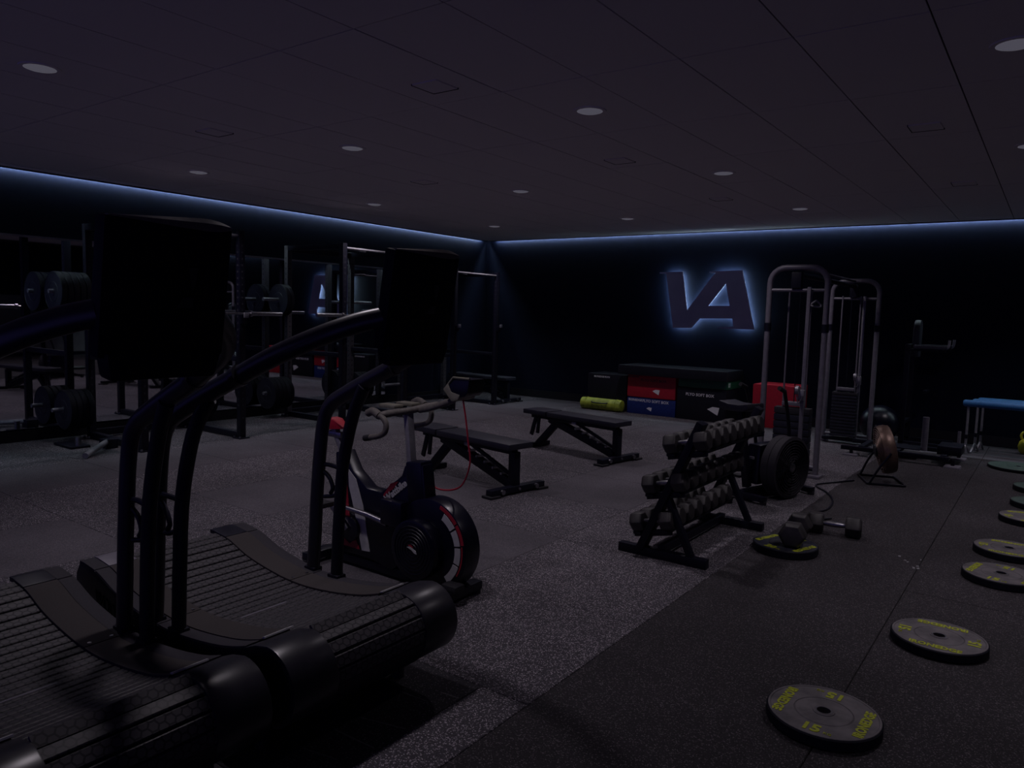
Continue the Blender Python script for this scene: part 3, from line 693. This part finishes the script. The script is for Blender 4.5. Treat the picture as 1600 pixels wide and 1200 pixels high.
# ---------------------------------------------------------------- cable machine with two arched towers
cb = thing('cable_machine', 'grey arched twin-tower cable machine with weight stacks by the back wall', 'cable machine', (-2.17, 9.2, 0))
CXL, CXR = -2.46, -1.89
for ai, y in enumerate((7.9, 10.56)):
    P = [(CXL, y, .03)]+[(CXL+.16-.16*math.cos(R(a)), y, 1.97+.16*math.sin(R(a))) for a in range(0, 91, 15)]+[(CXR-.16+.16*math.sin(R(a)), y, 1.97+.16*math.cos(R(a))) for a in range(0, 91, 15)]+[(CXR, y, .03)]
    MB().tube(P, .03, 14).build('arch_frame', MGREY, cb, world=True)
    MB().cyl((CXL, y, 1.90), (CXR, y, 1.90), .018, 10).build('cross_bar', MGREY, cb, world=True)
    MB().cyl((CXL, y, .10), (CXR, y, .10), .022, 10).build('base_bar', MGREY, cb, world=True)
    for x in (CXL, CXR):
        MB().box((x, y, .015), (.12, .16, .03)).build('foot_plate', MGREY, cb, bevel=.005, world=True)
        MB().cyl((x, y, 1.48), (x, y, 1.56), .036, 14).build('collar', MBLK, cb, world=True)
    ys_ = y+.16 if ai == 0 else y-.12
    nk, pit, wd = ((8, .0735, .36), (14, .042, .30))[ai]
    for k in range(nk):
        MB().box((-2.19, ys_, .096+pit/2+k*pit), (wd, .13, pit-.008)).build('stack_plate', MPLATED if k < nk-1 else MTANE, cb, bevel=.003, world=True)
    MB().box((-2.19, ys_, .72), (.22, .10, .04)).build('stack_head', MGREY, cb, bevel=.006, world=True)
    for x in (-2.30, -2.08): MB().cyl((x, ys_, .05), (x, ys_, 1.93), .010, 8).build('guide_rod', MGREY, cb, world=True)
    MB().box((-2.19, ys_, .06), (.5, .10, .04)).build('stack_base', MBLK, cb, bevel=.004, world=True)
    MB().cyl((-2.19, ys_, .74), (-2.19, ys_, 2.0), .005, 6).build('cable', MBLKS, cb, world=True)
    MB().beam((-2.05, y-.05, .05), (-2.05, y-.05, 1.93), .035, .035).build('carriage_rail', MSIL if ai else MGREY, cb, bevel=.003, world=True)
    zc_ = .84
    MB().box((-2.05, y-.09, zc_), (.06, .07, .11)).build('carriage', MSIL, cb, bevel=.008, world=True)
    MB().cyl((-2.10, y-.12, zc_+.05), (-2.07, y-.12, zc_+.05), .045, 20).build('pulley', MSIL, cb, world=True)
    MB().cyl((-2.19, y, 2.02), (-2.19, y+.03, 2.02), .05, 20).build('pulley', MBLK, cb, world=True)
    MB().box((-2.19, y, 2.0), (.10, .08, .16)).build('pulley_bracket', MBLK, cb, bevel=.006, world=True)
    MB().tube(spline([(-2.09, y-.13, zc_), (-2.06, y-.15, zc_-.08), (-2.03, y-.13, zc_)], 5), .006, 6).build('clip', MCHR, cb, world=True)
MB().tube([(-2.19, 7.9, 2.06), (-2.19, 10.56, 2.06)], .028, 12).build('overhead_beam', MBLKS, cb, world=True)
MB().tube([(-2.16, 8.0, 2.12), (-2.16, 10.4, 2.12)], .014, 10).build('pull_up_bar', MGREY, cb, world=True)
MB().tube(spline([(-2.0, 7.95, 1.80), (-2.05, 7.93, 1.75), (-1.95, 7.93, 1.74), (-2.0, 7.95, 1.80)], 5), .01, 8).build('strap_handle', MSIL, cb, world=True)

# ---------------------------------------------------------------- air bike with caged fan behind the dumbbell rack
ab = thing('air_bike', 'black air bike with ringed fan cage behind the dumbbell rack', 'exercise bike', (-1.86, 6.78, 0), R(-17))
FZ, FR = .285, .275
Mx = Matrix.Translation((0, 0, FZ)) @ Matrix.Rotation(R(90), 4, 'Y')
MB().lathe([(FR-.02,-.10),(FR,-.095),(FR,-.03),(FR-.006,-.025),(FR,-.02),(FR,.045),(FR-.02,.05),(FR-.024,.045),(FR-.024,-.095),(FR-.02,-.10)], 48, Mx).build('fan_rim', MTANE, ab)
MB().lathe([(0,-.09),(FR-.022,-.09),(FR-.022,-.08),(0,-.08)], 40, Mx).build('fan_back', MBLK, ab)
b = MB()
for k in range(9):
    rad = .06+k*.024; b.tube([(.05+.012*(1-rad/.28), rad*math.cos(R(i*12)), FZ+rad*math.sin(R(i*12))) for i in range(30)], .0032, 5, closed=True)
b.build('guard_rings', MTANE, ab)
b = MB()
for k in range(8): b.beam((.052, .04*math.cos(R(k*45)), FZ+.04*math.sin(R(k*45))), (.048, .25*math.cos(R(k*45)), FZ+.25*math.sin(R(k*45))), .006, .005)
b.build('guard_spokes', MBLK, ab)
b = MB()
for k in range(6): b.box((0, 0, 0), (.07, .03, .2)); 
bm = b.bm
vs_ = list(bm.verts)
for k in range(6):
    Mr = Matrix.Translation((-.02, 0, FZ)) @ Matrix.Rotation(R(60*k), 4, 'X') @ Matrix.Translation((0, 0, .13)) @ Matrix.Rotation(R(25), 4, 'Z')
    for v in vs_[k*8:(k+1)*8]: v.co = Mr @ v.co
b.build('fan_blades', MBLK, ab, smooth=False)
MB().lathe([(0,.06),(.03,.06),(.042,.052),(.042,-.06),(0,-.06)], 24, Mx).build('hub', MCHR, ab)
MB().box((-.20, -.05, .30), (.16, .42, .36), taper=.85).build('chain_case', MGLOSS, ab, bevel=.03)
MB().beam((-.20, -.38, .05), (-.20, .34, .05), .07, .06).build('base_rail', MBLK, ab, bevel=.006)
for yy in (-.40, .34):
    MB().beam((-.42, yy, .045), (.06, yy, .045), .06, .05).build('cross_foot', MBLK, ab, bevel=.006)
    for xx in (-.40, .04): MB().cyl((xx, yy, 0), (xx, yy, .03), .03, 12).build('rubber_foot', MRUB, ab)
MB().beam((-.20, -.30, .10), (-.24, -.40, .80), .06, .06, (1,0,0)).build('seat_tube', MBLK, ab, bevel=.006)
MB().prism([(-.16,0),(-.15,.05),(-.05,.03),(.06,.028),(.15,.045),(.16,0),(.10,-.03),(-.10,-.03)], .24, Matrix.Translation((-.24, -.28, .82)) @ XZ(0)).build('saddle', MVIN, ab, bevel=.014)
for s in (-1, 1):
    MB().tube(spline([(-.20+s*.16, .05, .25),(-.20+s*.18, .02, .6),(-.20+s*.20, -.12, .98)], 5), .016, 10).build('handle_arm', MBLKS, ab)
    MB().tube([(-.20+s*.20, -.12, .97), (-.20+s*.20, -.2, 1.0)], .02, 10).build('grip', MRUB, ab)
    MB().beam((-.20+s*.11, -.08, .22), (-.20+s*.11, -.08+s*.12, .16), .02, .025).build('crank', MCHR, ab)
    MB().box((-.20+s*.17, -.08+s*.12, .16), (.10, .09, .025)).build('pedal', MRUB, ab, bevel=.005)
MB().box((-.20, -.265, .36), (.07, .012, .02)).build('badge', MGREY, ab, smooth=False)

# ---------------------------------------------------------------- floor fan and its cord
ff = thing('floor_fan', 'tilted copper-guarded floor fan on a black tripod by the cable machine', 'fan', (-1.33, 8.2, 0), R(22))
Mf = Matrix.Translation((.02, 0, .33)) @ Matrix.Rotation(R(78), 4, 'Y')
MB().lathe([(.235,-.05),(.245,-.02),(.245,.02),(.235,.05),(.23,.05),(.238,.02),(.238,-.02),(.23,-.05),(.235,-.05)], 40, Mf).build('rim', MCOP, ff)
for s in (-1, 1):
    b = MB()
    for k in range(10):
        rad = .03+k*.0225
        b.tube([Mf @ Vector((rad*math.cos(R(i*12)), rad*math.sin(R(i*12)), s*(.085-.035*(rad/.24)**2))) for i in range(30)], .0055, 5, closed=True)
    for k in range(10):
        c_, s_ = math.cos(R(k*36)), math.sin(R(k*36))
        b.tube([Mf @ Vector((q*c_, q*s_, s*(.085-.035*(q/.24)**2))) for q in (.03, .1, .18, .235)], .004, 5)
    b.build('guard', MCOP, ff)
MB().lathe([(0,-.1),(.06,-.1),(.07,-.06),(.07,.02),(0,.02)], 24, Mf).build('motor', MBLK, ff)
b = MB()
for k in range(4):
    A = Matrix.Rotation(R(90*k), 4, 'Z') @ Matrix.Translation((.12, 0, .03)) @ Matrix.Rotation(R(28), 4, 'X')
    b._add([(-.07,-.04,0),(.09,-.07,0),(.09,.07,0),(-.07,.04,0),(-.07,-.04,.006),(.09,-.07,.006),(.09,.07,.006),(-.07,.04,.006)], [(0,3,2,1),(4,5,6,7),(0,1,5,4),(1,2,6,5),(2,3,7,6),(3,0,4,7)], Mf @ A)
b.build('blades', MCOP, ff, smooth=False)
MB().tube([(-.17,-.22,.012),(.17,-.22,.012),(.17,.22,.012),(-.17,.22,.012)], .012, 8, closed=True).build('base_loop', MBLK, ff)
for s in (-1, 1): MB().tube(spline([(-.15, s*.22, .012), (-.08, s*.245, .17), (.02, s*.25, .33)], 4), .011, 8).build('yoke_leg', MBLK, ff)
tag(MB().tube(spline([(-1.54, 8.0, .009), (-1.68, 7.75, .009), (-1.78, 7.5, .009), (-1.62, 7.25, .009), (-1.50, 6.95, .009), (-1.46, 6.6, .009), (-1.52, 6.35, .009), (-1.44, 6.2, .009), (-1.36, 6.3, .009)], 6), .008, 6).build('extension_cord', MBLK), 'thin black power cord trailing over the floor from the copper fan', 'cord')

# ---------------------------------------------------------------- ball, dip tower, sled, hurdles, kettlebell along the back wall
b = MB(); b.lathe([(0,0)]+[(.25*math.sin(R(a)), .25-.25*math.cos(R(a))) for a in range(10, 180, 10)]+[(0,.50)], 40)
t = thing('exercise_ball', 'shiny dark exercise ball behind the copper fan', 'ball', (-1.84, 10.93, 0)); b.build('ball', MGLOSS, t)
MB().cyl((0,-.249,.25), (0,-.253,.25), .012, 12).build('valve', MGREY, t)
dt = thing('dip_tower', 'black dip tower with tall back pad and arm rests against the back wall', 'gym tower', (-1.47, 11.28, 0), R(90))
MB().prism([(-.12+.13*math.cos(R(a)), 1.52+.13*math.sin(R(a))) for a in range(0, 181, 15)]+[(-.23, 1.16), (-.01, 1.16)], .08, XZ(.07)).build('back_pad', MVIN, dt, bevel=.02)
for s in (-1, 1):
    MB().box((-.12+s*.26, -.16, 1.30), (.09, .38, .05)).build('arm_pad', MVIN, dt, bevel=.012)
    MB().tube(spline([(-.12+s*.26, -.30, 1.27), (-.12+s*.26, -.36, 1.31), (-.12+s*.26, -.37, 1.40)], 4), .016, 10).build('hand_grip', MGREY, dt)
    MB().box((-.12+s*.24, .10, .68), (.06, .06, 1.30)).build('post', MBLK, dt, bevel=.005)
    MB().beam((-.12+s*.24, .13, .03), (-.12+s*.24, -.45, .03), .06, .06).build('floor_beam', MBLK, dt, bevel=.005)
    MB().beam((-.12+s*.26, .10, 1.26), (-.12+s*.26, -.34, 1.26), .03, .03).build('arm_bar', MBLK, dt, bevel=.003)
MB().box((-.12, .10, 1.30), (.56, .05, .06)).build('cross_member', MBLK, dt, bevel=.005)
MB().box((-.12, .10, .30), (.48, .05, .05)).build('cross_member', MBLK, dt, bevel=.005)
MB().box((.05, -.1, .70), (.26, .05, .04)).build('step', MBLK, dt, bevel=.005)
sl = thing('push_sled', 'low black push sled with upright grey post on flat skids', 'sled', (-1.4, 9.95, 0))
for yy in (-.34, .30):
    MB().beam((-.62, yy, .085), (.52, yy, .085), .06, .05).build('runner', MBLK, sl, bevel=.005)
    for xx in (-.5, .56):
        MB().cyl((xx, yy-.02, .02), (xx, yy-.02, .09), .02, 10).build('skid_post', MBLK, sl)
        MB().box((xx, yy-.02, .012), (.17, .16, .024), taper=.9).build('skid', MGREY, sl, bevel=.008)
for xx in (-.40, -.02, .46): MB().beam((xx, -.34, .10), (xx, .30, .10), .06, .04).build('deck_bar', MBLK, sl, bevel=.004)
MB().box((-.05, -.02, .125), (.5, .3, .012)).build('deck_plate', MBLK, sl, bevel=.003)
MB().cyl((.22, .02, .10), (.22, .02, .50), .036, 16).build('load_post', MGREY, sl)
MB().cyl((.55, .26, .10), (.55, .26, .34), .018, 10).build('push_pole', MGREY, sl)
MB().box((.50, -.02, .16), (.24, .40, .10)).build('weight_tray', MBLK, sl, bevel=.008)
MB().box((-.15, -.37, .11), (.05, .012, .02)).build('badge', MGREY, sl, smooth=False)
def make_hurdle():
    t = thing('padded_hurdle', '', 'hurdle')
    MB().tube([(0,0,.64),(.02,0,.64),(1.18,0,.64),(1.2,0,.64)], [.03,.042,.042,.03], 16).build('foam_sleeve', MFOAM, t)
    for x in (.06, 1.14):
        MB().cyl((x, 0, .02), (x, 0, .62), .014, 10).build('leg', MSIL, t)
        MB().cyl((x, 0, .20), (x, 0, .25), .018, 10).build('leg_joint', MBLK, t)
        for s in (-1, 1): MB().tube([(x, 0, .12), (x+s*.03, s*.11, .012)], .012, 8).build('foot', MSIL, t)
    return t
h0 = make_hurdle()
for k, (x, y, z, s) in enumerate(((-.88, 10.72, 0, 'closest to the camera'), (-.80, 10.97, .0, 'in the middle of three'), (-.76, 11.22, .02, 'closest to the back wall'))):
    o = h0 if k == 0 else dup(h0)
    o.location = (x, y, 0); o['label'] = 'blue foam-padded hurdle on silver legs, '+s; o['group'] = 'blue padded hurdles'
    o.rotation_euler = (0, 0, R(-3+2*k))
kb = thing('kettlebell', 'yellow kettlebell on the floor at the right edge by the wall', 'kettlebell', (-.20, 11.35, 0))
MB().lathe([(0,0),(.06,0),(.09,.03),(.105,.09),(.09,.155),(.06,.185),(0,.195)], 28).build('bell', MYEL, kb)
MB().tube(spline([(-.055,0,.17),(-.075,0,.22),(-.06,0,.265),(0,0,.28),(.06,0,.265),(.075,0,.22),(.055,0,.17)], 4), .015, 10).build('handle', MYEL, kb)

# ---------------------------------------------------------------- power racks along the mirrored wall
def make_rack(depth, width, h=2.45):
    """local origin: front post nearest the camera; racks run to +y, back to -x"""
    t = thing('power_rack', '', 'rack')
    for x in (0, -depth):
        for y in (0, width):
            b = MB().box((x, y, h/2), (.075, .075, h)); p = b.build('upright', MBLKS, t, bevel=.004)
            hb = MB()
            for k in range(28):
                z = .25+k*.075
                hb.cyl((x+.0378, y, z), (x+.0386, y, z), .0125, 8); hb.cyl((x, y-.0378, z), (x, y-.0386, z), .0125, 8)
            o = hb.build('bolt_holes', MF_S if False else MCEILD, p); o['kind'] = 'stuff'
            MB().box((x, y, .006), (.14, .14, .012)).build('base_plate', MBLK, t)
            for s in (-1, 1): MB().cyl((x+s*.055, y-.055, .012), (x+s*.055, y-.055, .03), .012, 8).build('anchor_bolt', MCHR, t)
    for y in (0, width):
        MB().box((-depth/2, y, h-.04), (depth-.075, .07, .07)).build('top_beam', MBLKS, t, bevel=.004)
        MB().box((-depth/2, y, .04), (depth-.075, .07, .07)).build('floor_beam', MBLKS, t, bevel=.004)
        MB().box((-depth/2, y, .95), (depth-.075, .05, .06)).build('spotter_arm', MBLKS, t, bevel=.004)
    MB().cyl((0, .03, h-.06), (0, width-.03, h-.06), .017, 12).build('pull_up_bar', MSIL, t)
    MB().cyl((0, .03, h-.06), (-.22, width*.5, h-.06), .015, 10).build('grip_bar', MSIL, t)
    MB().box((-depth, width/2, h-.05), (.06, width-.075, .08)).build('rear_beam', MBLKS, t, bevel=.004)
    MB().box((-depth, width/2, .06), (.06, width-.075, .08)).build('rear_floor_beam', MBLKS, t, bevel=.004)
    for y, s in ((0, -1), (width, 1)):
        for z in (.36, 1.68): MB().cyl((-depth, y+s*.03, z), (-depth, y+s*.42, z), .024, 14).build('storage_peg', MSIL, t)
    for y in (.0, width):
        MB().box((.065, y, 1.42), (.05, .06, .10)).build('j_hook', MBLK, t, bevel=.005); MB().box((.112, y, 1.47), (.02, .06, .06)).build('j_hook', MSIL, t, bevel=.004)
    return t
RD, RW = 1.17, 1.18
r1 = make_rack(RD, RW); r1.location = (-7.80, 4.06, 0); r1['label'] = 'black power rack nearest the camera, behind the treadmill consoles'
r2 = dup(r1, (-7.80, 6.80, 0), label='black power rack in the middle of the wall, with lit perforated posts')
r3 = dup(r1, (-7.80, 9.10, 0), label='black power rack nearest the back corner, right of the far console')
for o in (r1, r2, r3): o['group'] = 'power racks along the mirrored wall'
MPOST = mat('lamplit_post_paint', (.045,.042,.05), (.06,.056,.066), 20, .5)  # rear posts coloured paler in place of lamplight on their faces
for rk_ in (r2, r3):
    for ch in rk_.children:
        if ch.name.startswith('upright') and min(v.co.x for v in ch.data.vertices) < -.5:
            ch.data = ch.data.copy(); ch.data.materials[0] = MPOST
r3.scale = (1, .93, .925)
for ch in list(r3.children):
    if ch.name.startswith('storage_peg') and ch.data.vertices[0].co.y > .5: bpy.data.objects.remove(ch)
pk = make_plate(.06, MPLATED, '', '20', False, r=.225)
def plates(rackname, x, y0, z, sgn, n, where):
    global pk_used
    for k in range(n):
        if not pk_used: o = pk; pk_used = True
        else: o = dup(pk)
        # disc axis (local z) turned along y
        o.rotation_euler = (R(90) if sgn < 0 else R(-90), 0, 0)
        o.location = (x, y0+sgn*(.05+.066*k), z)
        o['label'] = 'dark plate on the %s of the %s, %s from the post' % (where, rackname, ('first', 'second', 'third', 'fourth', 'fifth')[k]); o['group'] = 'bumper plates stored on rack pegs'
pk_used = False
N1, N2, N3 = 'first rack', 'middle rack', 'last rack'
plates(N1, -8.97, 4.06, .355, -1, 4, 'lower camera-side peg'); plates(N1, -8.97, 4.06, 1.675, -1, 5, 'upper camera-side peg')
plates(N1, -8.97, 5.24, .355, 1, 4, 'lower far-side peg')
plates(N2, -8.97, 6.80, .355, -1, 5, 'lower camera-side peg'); plates(N2, -8.97, 6.80, 1.675, -1, 2, 'upper camera-side peg'); plates(N2, -8.97, 7.98, .355, 1, 4, 'lower far-side peg')
def barbell(x, yc, z, label):
    t = thing('barbell', label, 'barbell', (x, yc, z), 0, 'barbells in the racks')
    MB().cyl((0,-.66,0), (0,.66,0), .014, 12).build('shaft', MCHR, t)
    for s in (-1, 1):
        MB().cyl((0,s*.67,0), (0,s*1.10,0), .025, 16).build('sleeve', MCHR, t); MB().cyl((0,s*.655,0), (0,s*.685,0), .036, 16).build('collar', MCHR, t)
barbell(-7.715, 4.65, 1.489, 'steel barbell resting on the hooks of the rack nearest the camera')
barbell(-7.715, 7.39, 1.489, 'steel barbell resting on the hooks of the middle rack')
lm = thing('landmine_post', 'steel landmine tube lying on the floor at the foot of the first rack', 'landmine', (-7.95, 3.75, 0))
MB().tube([(-7.80, 3.46, .031), (-8.2, 3.86, .075)], .03, 14).build('tube', MSIL, lm, world=True)
MB().box((-8.24, 3.90, .05), (.16, .13, .10)).build('pivot_block', MBLK, lm, bevel=.01, world=True)
MB().box((-8.6, 3.68, .012), (.42, .2, .024)).build('base_plate', MBLK, lm, bevel=.004, world=True)
MB().cyl((-8.45, 3.68, .02), (-8.45, 3.68, .12), .03, 12).build('pivot_pin', MCHR, lm, world=True)
